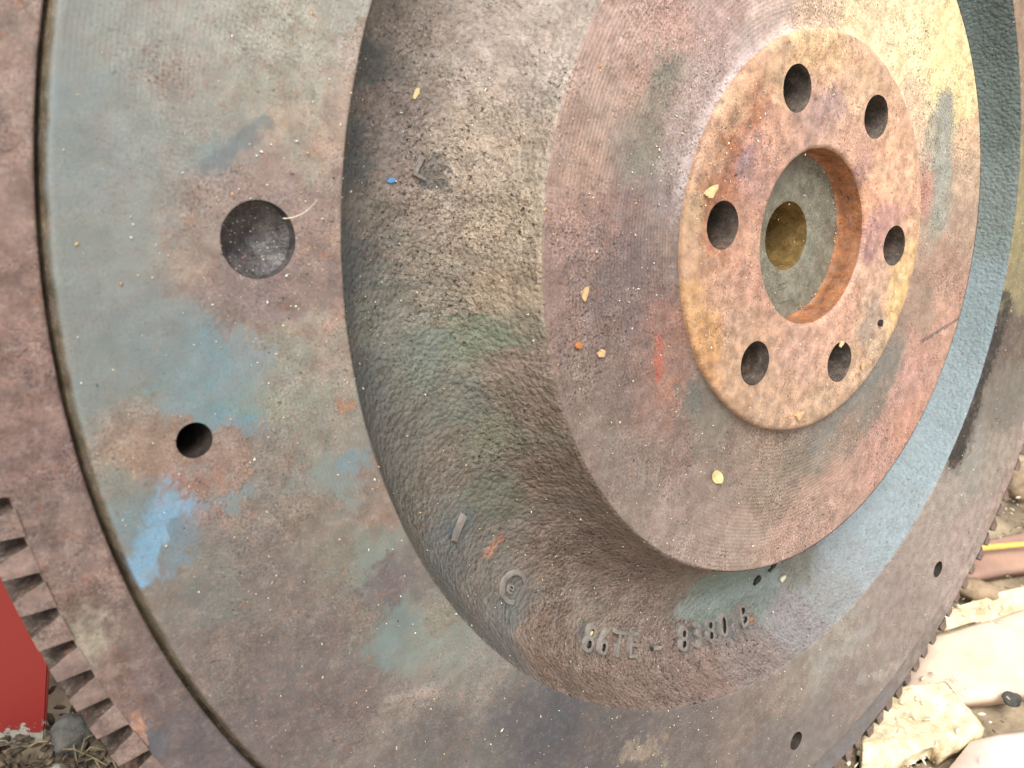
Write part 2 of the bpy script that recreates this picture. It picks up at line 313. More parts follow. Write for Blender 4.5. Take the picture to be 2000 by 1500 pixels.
def mat_rust(name, empty, base=(0.18, 0.13, 0.115), fine=0.35, med=0.3, rust=0.25, pits=0.35, bump=0.5, bdist=0.0005,
             grain=1500, rough=(0.55, 0.8), groove=0.0, pitch=0.0011, spec=0.3, mottle=0.35, own=False, speck=0.3, cells=0, metal=0.0):
    """Rusted iron: the 'col' attribute gives the stain and painted-light colours, noise in the flywheel's own space the grain."""
    m = bpy.data.materials.new(name); m.use_nodes = True
    n = m.node_tree.nodes; l = m.node_tree.links
    b = n['Principled BSDF']
    tc = n.new('ShaderNodeTexCoord'); tc.object = empty
    P = tc.outputs['Object']
    def noise(scale, detail=5, rg=0.6, off=0.0):
        mp = n.new('ShaderNodeMapping'); mp.inputs['Location'].default_value = (off, off * 1.7, off * 0.3)
        l.new(P, mp.inputs['Vector'])
        t = n.new('ShaderNodeTexNoise'); t.inputs['Scale'].default_value = scale
        t.inputs['Detail'].default_value = detail; t.inputs['Roughness'].default_value = rg
        l.new(mp.outputs[0], t.inputs['Vector'])
        return t.outputs['Fac']
    def rng_(v, a, bb, lo, hi):
        t = n.new('ShaderNodeMapRange'); t.inputs[1].default_value = a; t.inputs[2].default_value = bb
        t.inputs[3].default_value = lo; t.inputs[4].default_value = hi
        l.new(v, t.inputs[0]); return t.outputs[0]
    def math_(op, a, bb=None):
        t = n.new('ShaderNodeMath'); t.operation = op
        for i, v in enumerate((a, bb)):
            if v is None: continue
            if isinstance(v, (int, float)): t.inputs[i].default_value = v
            else: l.new(v, t.inputs[i])
        return t.outputs[0]
    def mix(fac, A, B, mode='MIX'):
        t = n.new('ShaderNodeMix'); t.data_type = 'RGBA'; t.blend_type = mode
        for k, v in ((0, fac), (6, A), (7, B)):
            if isinstance(v, (int, float)): t.inputs[k].default_value = v
            elif isinstance(v, tuple): t.inputs[k].default_value = (*v, 1)
            else: l.new(v, t.inputs[k])
        return t.outputs[2]
    at = n.new('ShaderNodeAttribute'); at.attribute_name = 'col'
    nf = noise(grain, 2, 0.8); nm = noise(260, 2, 0.65, 3.1); nl = noise(60, 2, 0.6, 7.7); nr = noise(430, 3, 0.8, 11.3)
    npit = noise(1100, 2, 0.5, 5.5); nh = noise(150, 2, 0.7, 21.0)
    c = mix(0.0 if own else 1.0, base, at.outputs['Color'])
    if own:
        warm = 1.0
    else:                                       # grey-green film and painted sky blue keep smooth, bare rust is speckled
        sc_ = n.new('ShaderNodeSeparateColor'); l.new(at.outputs['Color'], sc_.inputs[0])
        warm = rng_(math_('SUBTRACT', sc_.outputs[0], sc_.outputs[2]), -0.005, 0.055, 0.30, 1.0)
    patchy = math_('MULTIPLY', rng_(noise(38, 3, 0.7, 55.0), 0.40, 0.60, 0.25, 1.0), warm)
    # hue wander: purple-brown oxide against grey-green film
    c = mix(rng_(nh, 0.45, 0.7, 0, mottle), c, (0.86, 0.75, 0.69), 'MULTIPLY')
    c = mix(rng_(nl, 0.5, 0.75, 0, mottle), c, (0.86, 1.0, 0.97), 'MULTIPLY')
    nsp = noise(330, 4, 0.8, 41.0); nsq = noise(560, 3, 0.8, 47.0)
    c = mix(math_('MULTIPLY', rng_(nsp, 0.52, 0.56, 0, speck), warm), c, (0.20, 0.138, 0.112))
    c = mix(math_('MULTIPLY', rng_(nsq, 0.57, 0.60, 0, speck * 0.8), warm), c, (0.27, 0.24, 0.205))
    bm_ = math_('ADD', math_('MULTIPLY', rng_(nm, 0.32, 0.68, -med, med), warm), 1.0)
    bf_ = math_('ADD', math_('MULTIPLY', rng_(nf, 0.36, 0.64, -fine, fine), patchy), 1.0)
    br = math_('MULTIPLY', bm_, bf_)
    comb = n.new('ShaderNodeCombineColor')
    for i in range(3): l.new(br, comb.inputs[i])
    c = mix(1.0, c, comb.outputs[0], 'MULTIPLY')
    c = mix(math_('MULTIPLY', rng_(nr, 0.60, 0.70, 0, rust), warm), c, (0.30, 0.115, 0.045))
    c = mix(math_('MULTIPLY', rng_(npit, 0.62, 0.69, 0, pits), patchy), c, (0.035, 0.03, 0.03))
    l.new(c, b.inputs['Base Color'])
    l.new(rng_(nm, 0.3, 0.7, *rough), b.inputs['Roughness'])
    b.inputs['Metallic'].default_value = metal
    b.inputs['Specular IOR Level'].default_value = spec
    hgt = math_('ADD', math_('MULTIPLY', nf, 0.6), math_('MULTIPLY', nr, 0.8))
    hgt = math_('SUBTRACT', hgt, math_('MULTIPLY', rng_(npit, 0.62, 0.74, 0, 1), 0.5))
    hgt = math_('MULTIPLY', hgt, math_('MAXIMUM', patchy, 0.35))
    if cells:
        vo = n.new('ShaderNodeTexVoronoi'); vo.feature = 'F1'; vo.inputs['Scale'].default_value = cells
        wp = n.new('ShaderNodeMix'); wp.data_type = 'VECTOR'; wp.inputs[0].default_value = 0.0012
        nz = n.new('ShaderNodeTexNoise'); nz.inputs['Scale'].default_value = 500; nz.inputs['Detail'].default_value = 2
        l.new(P, nz.inputs['Vector']); l.new(P, wp.inputs[4]); l.new(nz.outputs['Color'], wp.inputs[5]); l.new(wp.outputs[1], vo.inputs['Vector'])
        hgt = math_('SUBTRACT', hgt, math_('MULTIPLY', vo.outputs['Distance'], 0.5))
    if groove:
        sx = n.new('ShaderNodeSeparateXYZ'); l.new(P, sx.inputs[0])
        r2 = math_('SQRT', math_('ADD', math_('MULTIPLY', sx.outputs[0], sx.outputs[0]), math_('MULTIPLY', sx.outputs[1], sx.outputs[1])))
        wob = math_('MULTIPLY', nl, 0.0012)
        sn = math_('SINE', math_('MULTIPLY', math_('ADD', r2, wob), 2 * math.pi / pitch))
        gm = rng_(noise(22, 3, 0.5, 31.0), 0.42, 0.6, 0.15, 1.0)
        hgt = math_('ADD', hgt, math_('MULTIPLY', math_('MULTIPLY', sn, gm), groove))
    bp = n.new('ShaderNodeBump'); bp.inputs['Strength'].default_value = bump; bp.inputs['Distance'].default_value = bdist
    l.new(hgt, bp.inputs['Height']); l.new(bp.outputs[0], b.inputs['Normal'])
    return m


# ------------------------------------------------------------------ the flywheel
fly = bpy.data.objects.new('flywheel', None)
fly.empty_display_size = 0.05
C.objects.link(fly)
fly.matrix_world = FLY
tag(fly, 'large rusty cast iron flywheel with toothed rim and six bolt holes round its centre', 'flywheel')

CH = np.array([(.5059, .0355), (.5085, .032), (.512, .018), (.522, -.012), (.54, -.045), (.57, -.070), (.61, -.083), (.65, -.085),
               (.685, -.077), (.708, -.060), (.722, -.035), (.731, -.010), (.7358, -.0015)])
BOLTS = [(-0.0977, 0.1912), (0.1031, 0.1895), (0.2135, 0.009), (0.1115, -0.1801), (-0.1003, -0.1856), (-0.212, -0.0049)]
BOLT_R = 0.0316
DIMPLE = (-0.8174, -0.0861); DIMPLE_R = 0.0368
DOWELS = [(-0.8657, -0.2773), (0.2487, -0.8754), (0.6735, -0.6097)]
DOWEL_R = 0.0172
PILOT_R = 0.126
GAIN = 0.75
SAT = 0.72


def chan_z(r):
    # smooth curve through the channel's profile
    return np.interp(r, CH_R, CH_Z)


_t = np.linspace(0, 1, 400)
_d = np.r_[0, np.cumsum(np.hypot(np.diff(CH[:, 0]), np.diff(CH[:, 1])))]
_rr = np.interp(_t * _d[-1], _d, CH[:, 0]); _zz = np.interp(_t * _d[-1], _d, CH[:, 1])
_k = np.hanning(41); _k /= _k.sum()
_rp = np.convolve(np.pad(_rr, 20, 'edge'), _k, 'valid'); _zp = np.convolve(np.pad(_zz, 20, 'edge'), _k, 'valid')
_wt = np.clip(np.minimum(_t, 1 - _t) / 0.07, 0, 1)
CH_R = _rr * (1 - _wt) + _rp * _wt; CH_Z = _zz * (1 - _wt) + _zp * _wt


def lathe(name, prof, nseg, mat, parent, tab=None, holes=(), disp=None, gain=GAIN, warp=1.0, seed=3, power=1.6, edge=None, even=1.0, spots=(), sat=None):
    """A turned surface (prof in face radii), with round holes cut out and their rims snapped to circles."""
    prof = np.array(prof, float)
    m = len(prof)
    th = np.linspace(-math.pi, math.pi, nseg, endpoint=False)
    r = np.repeat(prof[:, 0], nseg); z = np.repeat(prof[:, 1], nseg)
    t = np.tile(th, m)
    x = r * np.cos(t); y = r * np.sin(t)
    i = np.arange((m - 1) * nseg)
    a = i; bq = (i // nseg) * nseg + (i + 1) % nseg
    F = np.stack([a, a + nseg, bq + nseg, bq], 1)
    for hx, hy, hr in holes:
        d = np.hypot(x - hx, y - hy)
        ins = d < hr
        bad = ins[F].any(1)
        ring = np.zeros(len(x), bool); ring[F[bad].ravel()] = True
        ring &= ~ins
        k = hr / d[ring]
        x[ring] = hx + (x[ring] - hx) * k; y[ring] = hy + (y[ring] - hy) * k
        F = F[~bad]
    if disp is not None:
        z = z + disp(x, y, r)
    V = np.stack([x * R, y * R, z * R], 1)
    used = np.zeros(len(x), bool); used[F.ravel()] = True
    idx = np.cumsum(used) - 1
    V = V[used]; F = idx[F]
    col = stain_and_light(x[used], y[used], tab, gain, warp, seed=seed, power=power, even=even, spots=spots, sat=sat) if tab is not None else None
    if edge is not None:                        # seam dirt and bevel shade painted in: colour from radius edge[0] outwards
        k = np.clip((np.hypot(x[used], y[used]) + 0.0012 * fbm(x[used] * 60, y[used] * 60, 3, 88) - edge[0]) / 0.003, 0, 1)[:, None]
        col = col * (1 - k) + np.array(edge[1]) * (0.75 + 0.5 * fbm(x[used] * 50, y[used] * 50, 4, 89)[:, None]) * k
    return link(name, mesh_np(name, V, F, True, col), mat, parent)


M_ANN = mat_rust('machined_face_rust', fly, fine=0.36, med=0.2, rust=0.35, pits=0.6, bump=0.55, bdist=0.0004, grain=2000, groove=0.05, pitch=0.0008, speck=0.42, rough=(0.5, 0.75))
M_HUB = mat_rust('turned_hub_rust', fly, fine=0.45, med=0.2, rust=0.3, pits=0.8, bump=0.7, bdist=0.0005, grain=1700, rough=(0.55, 0.85), speck=0.3, groove=0.10, pitch=0.00105)
M_BOSS = mat_rust('bolt_flange_rust', fly, fine=0.3, med=0.3, rust=0.6, pits=0.6, bump=0.4, bdist=0.0003, grain=1800, rough=(0.45, 0.75))
M_CHAN = mat_rust('cast_skin_rust', fly, fine=0.40, med=0.22, rust=0.18, pits=0.8, bump=1.0, bdist=0.0010, grain=1500, rough=(0.75, 0.95), spec=0.2, speck=0.25, cells=760)
M_RING = mat_rust('ring_gear_rust', fly, base=(0.19, 0.135, 0.12), fine=0.3, med=0.3, rust=0.4, pits=0.4, bump=0.5, bdist=0.0005, grain=1700)
M_TOOTH = mat_rust('gear_tooth_rust', fly, own=True, base=(0.165, 0.117, 0.102), fine=0.3, med=0.3, rust=0.4, pits=0.4, bump=0.5, bdist=0.0005, grain=1700)
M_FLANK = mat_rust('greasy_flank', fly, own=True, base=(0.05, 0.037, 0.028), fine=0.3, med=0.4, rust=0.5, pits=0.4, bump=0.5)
M_HOLE = mat_rust('hole_wall_rust', fly, own=True, base=(0.085, 0.068, 0.055), fine=0.3, med=0.35, rust=0.5, pits=0.4, bump=0.4)
M_DARKHOLE = mat_rust('shaded_hole', fly, own=True, base=(0.035, 0.028, 0.024), fine=0.3, med=0.35, rust=0.2, speck=0.05, pits=0.4, bump=0.4)  # darkness of the deep dowel holes put into the base colour
M_ORANGE = mat_rust('orange_rust', fly, own=True, base=(0.30, 0.125, 0.055), fine=0.25, med=0.35, rust=0.7, pits=0.5, bump=0.4, grain=1400)
M_OLIVE = mat_rust('olive_grey_steel', fly, own=True, base=(0.17, 0.165, 0.125), fine=0.35, med=0.28, rust=0.05, pits=0.3, bump=0.25, grain=1600, rough=(0.35, 0.6))
M_BRASS = mat_rust('tarnished_bronze', fly, own=True, base=(0.30, 0.20, 0.075), fine=0.2, med=0.35, rust=0.3, pits=0.5, bump=0.3, rough=(0.18, 0.35), metal=0.35, speck=0.1)
M_BACK = mat_rust('dark_iron', fly, own=True, base=(0.10, 0.085, 0.08), fine=0.3, med=0.3, rust=0.3, pits=0.4, bump=0.5)
M_DIM = mat_rust('dimple_oil_rust', fly, own=True, base=(0.06, 0.056, 0.056), speck=0.15, fine=0.45, med=0.4, rust=0.25, pits=0.6, bump=0.8, bdist=0.0006, grain=1500, rough=(0.2, 0.5))


def lerp_rows(a, b, n):
    return [tuple(a[j] + (b[j] - a[j]) * i / n for j in range(2)) for i in range(n + 1)]


holes_ann = [(*DIMPLE, DIMPLE_R)] + [(*d, DOWEL_R) for d in DOWELS]
rows = [(.7358, -.0015), (.7375, 0)] + lerp_rows((.7395, 0), (.9945, 0), 100)[0:] + [(.9965, -.0004), (.9982, -.0016)] + \
    lerp_rows((.9992, -.004), (1.0020, -.017), 6) + [(1.003, -.030), (1.014, -.030)]
lathe('outer_face', rows, 1800, M_ANN, fly, ANN, holes_ann, lambda x, y, r: 0.0008 * fbm(x * 30, y * 30, 4, 9), edge=(.9975, (0.13, 0.105, 0.065)), spots=SPOTS['ANN'])  # edge: seam dirt and the bevel wall's shade painted olive brown
rows = list(zip(np.interp(np.linspace(0, 1, 150), _t, CH_R), np.interp(np.linspace(0, 1, 150), _t, CH_Z)))


def chan_disp(x, y, r):
    e = np.clip(np.minimum(r - .5059, .7358 - r) / 0.006, 0, 1)
    return e * (0.0030 * fbm(x * 14, y * 14, 3, 21) + 0.0006 * fbm(x * 130, y * 130, 3, 22, 0.7))


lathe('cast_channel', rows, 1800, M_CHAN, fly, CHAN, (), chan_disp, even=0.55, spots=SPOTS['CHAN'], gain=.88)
channel = fly.children[-1] if False else bpy.data.objects['cast_channel']
rows = [(.2860, .0410), (.2875, .0375), (.2905, .0350), (.296, .0336), (.303, .0337), (.310, .0344)] + lerp_rows((.318, .0350), (.502, .0355), 84) + [(.5045, .0353), (.5059, .0355 - .001)]
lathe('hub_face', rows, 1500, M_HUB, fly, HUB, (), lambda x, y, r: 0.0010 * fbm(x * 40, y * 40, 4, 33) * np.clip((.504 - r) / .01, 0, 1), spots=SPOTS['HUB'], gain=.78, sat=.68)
rows = [(.2862, .038), (.2860, .0435), (.2850, .0468), (.2825, .0489), (.278, .0502), (.272, .0509), (.266, .0510), (.260, .0506), (.2545, .0497), (.250, .0486), (.246, .0479)] + \
    lerp_rows((.243, .0477), (.1325, .0477), 60) + [(.1305, .0473), (.1283, .0460), (.1268, .0440), (.126, .0415)]
bolt_flange = lathe('bolt_flange', rows[::-1], 1200, M_BOSS, fly, BOSS, [(*b, BOLT_R) for b in BOLTS], lambda x, y, r: 0.0006 * fbm(x * 40, y * 40, 4, 41), spots=SPOTS['BOSS'], gain=.80, sat=.92)


def bore(name, cx, cy, r, z0, z1, mat, parent, bottom=None, n=64, rows=10, cone=0.0, bottom_mat=None, flare=0.0):
    """The wall of a drilled hole, open towards the camera, with its floor."""
    V = []; F = []
    for i in range(rows + 1):
        k = i / rows
        zz = z0 + (z1 - z0) * k
        rr_ = r - 0.0003 + (flare if i == 0 else 0)
        for j in range(n):
            a = 2 * math.pi * j / n
            V.append(((cx + rr_ * math.cos(a)) * R, (cy + rr_ * math.sin(a)) * R, zz * R))
    for i in range(rows):
        for j in range(n):
            F.append((i * n + j, i * n + (j + 1) % n, (i + 1) * n + (j + 1) % n, (i + 1) * n + j))
    o = link(name, mesh_np(name, V, F), mat, parent)
    # floor
    V = []; F = []; q = 10
    for i in range(q + 1):
        k = 1 - i / q
        for j in range(n):
            a = 2 * math.pi * j / n
            rr_ = max(r * k, 1e-4)
            dz = 0.0025 * math.sin(7 * a + i) * 0.3 * k if cone else 0
            V.append(((cx + rr_ * math.cos(a)) * R, (cy + rr_ * math.sin(a)) * R, (z1 - cone * (1 - k) + dz) * R))
    for i in range(q):
        for j in range(n):
            F.append((i * n + j, i * n + (j + 1) % n, (i + 1) * n + (j + 1) % n, (i + 1) * n + j))
    if bottom:
        link(bottom, mesh_np(bottom, V, F), bottom_mat or mat, o)
    return o


for i, (bx, by) in enumerate(BOLTS):
    bore('bolt_hole', bx, by, BOLT_R, .0479, -.10, M_HOLE, fly, 'hole_floor')
for dx, dy in DOWELS:
    bore('dowel_hole', dx, dy, DOWEL_R, .0, -.19, M_DARKHOLE, fly, 'hole_floor', n=40)
bore('drilled_dimple', *DIMPLE, DIMPLE_R, .0, -.013, M_DIM, fly, 'dimple_floor', cone=.022, n=72)

# pilot recess: orange wall, olive floor, bronze bush in its middle
V = []; F = []; n = 128
pr = [(.1262, .0420), (.1255, .038), (.1255, .012), (.1255, .004), (.1235, .0005), (.121, .0)]
for r_, z_ in pr:
    for j in range(n):
        a = 2 * math.pi * j / n
        V.append((r_ * math.cos(a) * R, r_ * math.sin(a) * R, z_ * R))
for i in range(len(pr) - 1):
    for j in range(n):
        F.append((i * n + j, i * n + (j + 1) % n, (i + 1) * n + (j + 1) % n, (i + 1) * n + j))
pilot = link('pilot_recess', mesh_np('pilot_recess', V, F), M_ORANGE, fly)
BX, BY, BR = -0.003, 0.0, 0.0475
V = []; F = []
fl = 14
for i in range(fl + 1):
    k = i / fl
    for j in range(n):
        a = 2 * math.pi * j / n
        ox, oy = .1225 * math.cos(a), .1225 * math.sin(a)
        ix, iy = BX + (BR + .003) * math.cos(a), BY + (BR + .003) * math.sin(a)
        zz = 0.0003 + (0.0008 * vnoise(np.array([ox * 20 + k * 3]), np.array([oy * 20]), 4)[0])
        if i == fl: zz -= .002
        V.append(((ox + (ix - ox) * k) * R, (oy + (iy - oy) * k) * R, zz * R))
for i in range(fl):
    for j in range(n):
        F.append((i * n + j, i * n + (j + 1) % n, (i + 1) * n + (j + 1) % n, (i + 1) * n + j))
link('recess_floor', mesh_np('recess_floor', V, F), M_OLIVE, pilot)
bush = bore('bronze_bush', BX, BY, BR + .003, -.0017, -.20, M_BRASS, pilot, None, n=64)
V = [(( BX + rr_ * math.cos(2*math.pi*j/48)) * R, (BY + rr_ * math.sin(2*math.pi*j/48)) * R, -.199 * R) for rr_ in (.0505, .0005) for j in range(48)]
F = [(j, (j+1) % 48, 48 + (j+1) % 48, 48 + j) for j in range(48)]
link('bush_floor', mesh_np('bush_floor', V, F), M_BRASS, pilot)

# the body behind the face
rows = [(1.013, -.035), (1.013, -.19), (1.0, -.2), (.3, -.2), (.28, -.19), (.001, -.19)]
lathe('rear_body', rows, 256, M_BACK, fly)

# ring gear and its teeth
NT = 182
Z0, Z1 = -.020, -.078
RT, RTIP = 1.0655, 1.0935
rows = [(1.0062, -.045), (1.0062, -.0150), (1.0070, -.0130), (1.0085, -.0121)] + lerp_rows((1.011, -.012), (1.0625, -.012), 22) + \
    [(1.0650, -.0121), (RT, -.0125), (RT, -.04), (RT, -.0775), (1.067, Z1), (1.014, Z1)]
ring = lathe('ring_gear', rows, 1820, M_RING, fly, RING, (), lambda x, y, r: 0.0012 * fbm(x * 35, y * 35, 4, 51), spots=SPOTS['RING'], edge=(1.0656, (0.04, 0.03, 0.024)))
pa = 2 * math.pi / NT
bm = bmesh.new()
secs = [(RT - .0008, .375), (1.0690, .340), (1.0745, .312), (1.083, .270), (RTIP, .205)]
def trow(z, sh, rmax):
    vs = []
    for r_, wdt in secs:
        r2 = min(r_, rmax)
        vs.append((r2, -wdt * pa * sh))
    for r_, wdt in secs[::-1]:
        r2 = min(r_, rmax)
        vs.append((r2, wdt * pa * sh))
    return [bm.verts.new((r_ * math.cos(a) * R, r_ * math.sin(a) * R, z * R)) for r_, a in vs]
# chamfered lead-in at the front
def crow(dz, k):
    vs = []
    L = list(secs) + list(secs[::-1])
    for i, (r_, wdt) in enumerate(L):
        sgn = -1 if i < len(secs) else 1
        q = (r_ - (RT - .0012)) / (RTIP - RT)
        vs.append(bm.verts.new((r_ * math.cos(sgn * wdt * pa * k) * R, r_ * math.sin(sgn * wdt * pa * k) * R, (dz - 0.0022 * q) * R)))
    return vs
r0 = crow(-.0122, .97); r1 = crow(-.0130, 1.0); r2_ = crow(-.071, 1.0)
nn = len(r0)
bm.faces.new(r0)
for A_, B_ in ((r0, r1), (r1, r2_)):
    for i in range(nn):
        bm.faces.new((A_[i], A_[(i + 1) % nn], B_[(i + 1) % nn], B_[i]))
bm.faces.new(r2_[::-1])
tooth_me = mesh_bm('tooth', bm)
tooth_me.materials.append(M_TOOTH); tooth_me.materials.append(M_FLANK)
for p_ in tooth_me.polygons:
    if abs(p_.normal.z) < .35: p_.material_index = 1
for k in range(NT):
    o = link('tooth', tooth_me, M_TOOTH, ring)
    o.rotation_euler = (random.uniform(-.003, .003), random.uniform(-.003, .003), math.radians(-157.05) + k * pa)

# ------------------------------------------------------------------ raised casting marks in the channel
def glyph(name, ch, r0, th0, size, mat, parent, raise_=.0066, squash=1.0, spin=0.0, weight=.0002):
    """One raised character laid on the channel: right = anticlockwise, top = towards the centre."""
    cu = bpy.data.curves.new(name, 'FONT')
    cu.body = ch; cu.size = size; cu.align_x = 'CENTER'; cu.align_y = 'CENTER'
    cu.extrude = 0.5; cu.offset = weight; cu.resolution_u = 4
    tmp = bpy.data.objects.new('tmp', cu); C.objects.link(tmp)
    dg = bpy.context.evaluated_depsgraph_get(); dg.update()
    me = bpy.data.meshes.new_from_object(tmp.evaluated_get(dg))
    bpy.data.objects.remove(tmp); bpy.data.curves.remove(cu)
    bm = bmesh.new(); bm.from_mesh(me); bpy.data.meshes.remove(me)
    bmesh.ops.subdivide_edges(bm, edges=[e for e in bm.edges if e.calc_length() > size * .15], cuts=2)
    cs, sn = math.cos(spin), math.sin(spin)
    for v in bm.verts:
        x, y, z = v.co
        x *= squash
        x, y = x * cs - y * sn, x * sn + y * cs
        top = z > 0
        gx = x * (1.0 if top else 1.22); gy = y * (1.0 if top else 1.10)
        r_ = r0 - gy; a = th0 + gx / r0
        px_, py_ = r_ * math.cos(a), r_ * math.sin(a)
        wob = 0.0010 * float(fbm(np.array([px_ * 90]), np.array([py_ * 90]), 3, 61)[0])
        zz = float(chan_z(r_)) + float(chan_disp(np.array([px_]), np.array([py_]), np.array([r_]))[0]) + ((raise_ + wob) if top else -.004)
        v.co = (px_ * R, py_ * R, zz * R)
    return link(name, mesh_bm(name, bm), mat, parent)


M_LET = mat_rust('raised_letter_rust', fly, own=True, base=(0.19, 0.172, 0.153), fine=0.2, med=0.2, rust=0.1, pits=0.2, speck=0.15, bump=0.4, bdist=0.0004, grain=1300)
TXT = [('8', -110.2), ('6', -107.4), ('T', -104.6), ('E', -101.6), ('-', -96.6), ('8', -91.0), ('3', -88.0), ('8', -85.1), ('0', -82.2), ('B', -77.6)]
for ch, d in TXT:
    glyph('letter', ch, .667, math.radians(d),   .056 if ch != '-' else .06, M_LET, channel, squash=.76 if ch != '-' else 1.3, weight=.0002)
glyph('casting_mark', 'C', .652, math.radians(-126.9), .066, M_LET, channel, squash=.9, raise_=.003)
glyph('casting_mark', 'e', .652, math.radians(-126.7), .026, M_LET, channel, raise_=.003)
glyph('casting_mark', 'I', .652, math.radians(-139.0), .050, M_LET, channel, spin=math.radians(25), squash=1.3, raise_=.006)
glyph('casting_mark', 'L', .600, math.radians(178.9), .034, M_LET, channel, spin=math.radians(70), raise_=.005)
# stamped strokes on the recess floor
for sx, sy, ln, rot in ((.0, -.069, .030, 14), (.003, -.076, .030, 16), (.012, -.095, .033, 16)):
    bm = bmesh.new(); bmesh.ops.create_cube(bm, size=1)
    for v in bm.verts:
        k = 1.0 if v.co.z < 0 else 0.6
        v.co = (v.co.x * ln * R * k, v.co.y * .0035 * R * k, v.co.z * .003 * R)
    o = link('stamped_stroke', mesh_bm('stamped_stroke', bm), M_OLIVE, pilot)
    o.location = (sx * R, sy * R, .0008 * R); o.rotation_euler.z = math.radians(rot)

# ------------------------------------------------------------------ litter lying on the iron
def surf(x, y):
    r = math.hypot(x, y)
    if r < .123: return .0003
    if r < .247: return .0477
    if r < .284: return .0506
    if r < .31: return .030
    if r < .5059: return .0350
    if r < .7358: return float(chan_z(r))
    if r < 1.0: return 0.
    return -.0195


def shard(name, x, y, lx, ly, lz, rot, mat, label, cat, group=None, seed=0, tilt=(0, 0), jag=.25, curl=0.0):
    """A thin irregular flake (sizes in millimetres) lying at x, y on the flywheel."""
    rs = random.Random(seed)
    n = 18
    ph = [rs.uniform(0, 6.28) for _ in range(4)]
    bm = bmesh.new()
    top = []; bot = []
    for i in range(n):
        a = 2 * math.pi * i / n
        k = 1 + jag * (.6 * math.sin(a + ph[0]) + .5 * math.sin(2 * a + ph[1]) + .4 * math.sin(3 * a + ph[2]) + .35 * math.sin(5 * a + ph[3]))
        lx_, ly_ = lx * 1.15, ly * 1.15; px_, py_ = lx_ * .5e-3 * math.cos(a) * k, ly_ * .5e-3 * math.sin(a) * k
        zc = curl * (px_ / (lx * .5e-3)) ** 2 * 1e-3
        top.append(bm.verts.new((px_, py_, zc + lz * 1e-3))); bot.append(bm.verts.new((px_ * .92, py_ * .92, zc)))
    ct = bm.verts.new((0, 0, lz * 1e-3 * 1.15)); cb = bm.verts.new((0, 0, 0))
    for i in range(n):
        j = (i + 1) % n
        bm.faces.new((top[i], top[j], ct)); bm.faces.new((bot[j], bot[i], cb)); bm.faces.new((top[j], top[i], bot[i], bot[j]))
    o = link(name, mesh_bm(name, bm), mat)
    loc = FLY @ Vector((x * R, y * R, surf(x, y) * R + 0.0001))
    rotm = FLY.to_3x3() @ Matrix.Rotation(math.radians(rot), 3, 'Z') @ Matrix.Rotation(math.radians(tilt[0]), 3, 'X') @ Matrix.Rotation(math.radians(tilt[1]), 3, 'Y')
    o.matrix_world = Matrix.Translation(loc) @ rotm.to_4x4()
    return tag(o, label, cat, group)


M_YEL = mat_simple('pale_yellow_flake', (0.66, 0.54, 0.27), 0.6, 0.12, 900, 0.2)
M_TAN = mat_simple('tan_chip', (0.62, 0.42, 0.22), 0.7, 0.2, 900, 0.4)
M_ORN = mat_simple('orange_rust_flake', (0.50, 0.20, 0.06), 0.75, 0.25, 900, 0.5)
M_BLUE = mat_simple('blue_paint_fleck', (0.10, 0.30, 0.62), 0.45, 0.15, 900, 0.2)
M_BLK = mat_simple('black_crumb', (0.03, 0.025, 0.022), 0.8, 0.3, 900, 0.6)
M_CRM = mat_simple('cream_grain', (0.78, 0.70, 0.52), 0.6, 0.2, 900, 0.3)
shard('leaf_flake', -.136, -.350, 4.6, 2.6, .35, -38, M_YEL, 'pale yellow papery leaf flake on the hub below the bolt holes', 'leaf flake', seed=1, jag=.12, curl=.5, tilt=(6, 0))
shard('wood_chip', .017, -.262, 2.6, 1.9, 1.0, 20, M_TAN, 'small tan chip near the bottom edge of the bolt flange', 'chip', seed=2)
shard('wood_chip', -.252, .031, 3.4, 2.2, .7, 60, M_YEL, 'ragged yellow chip on the flange rim beside the leftmost bolt hole', 'chip', seed=3, jag=.5)
shard('rust_flake', -.430, -.110, 2.6, 1.6, .5, 70, M_TAN, 'upright tan flake on the left part of the hub face', 'flake', seed=4)
shard('paint_fleck', -.634, -.006, 1.9, .7, .5, 18, M_BLUE, 'tiny bright blue paint fleck in the cast channel', 'paint fleck', seed=5, jag=.3)
shard('bark_crumb', .175, -.590, 3.6, 1.6, .9, 28, M_BLK, 'longer black bark crumb under the lower edge of the hub', 'crumb', seed=6, jag=.4)
shard('bark_crumb', .210, -.572, 3.4, 1.4, .8, 34, M_BLK, 'shorter black bark crumb right against the lower hub edge', 'crumb', seed=7, jag=.4)
shard('stone_chip', .252, -.600, 2.4, 1.7, .7, 10, M_CRM, 'pale grey chip in the channel right of the black crumbs', 'chip', seed=8)
shard('leaf_sliver', -.262, .150, 5.2, 1.1, .4, 62, M_YEL, 'thin green yellow sliver in the dust left of the flange', 'leaf sliver', seed=9, jag=.15)
shard('rust_flake', -.430, -.170, 1.6, 1.4, .6, 0, M_ORN, 'small orange flake between tan ones on the left of the hub', 'flake', seed=10)
shard('wood_chip', -.392, -.179, 2.0, 1.5, .6, 45, M_TAN, 'small tan chip left of the bright orange rust streak', 'chip', seed=11)
shard('wood_chip', .105, -.152, 2.0, 1.0, .5, 60, M_YEL, 'little yellow chip beside the lower right bolt hole', 'chip', seed=12, jag=.4)
shard('wood_chip', .172, -.186, 2.2, 1.0, .5, 75, M_TAN, 'slim tan chip near the lower right edge of the flange', 'chip', seed=13)
shard('tar_crumb', .206, -.116, 1.8, 1.4, .8, 0, M_BLK, 'black tar crumb on the right of the bolt flange', 'crumb', seed=14, jag=.4)
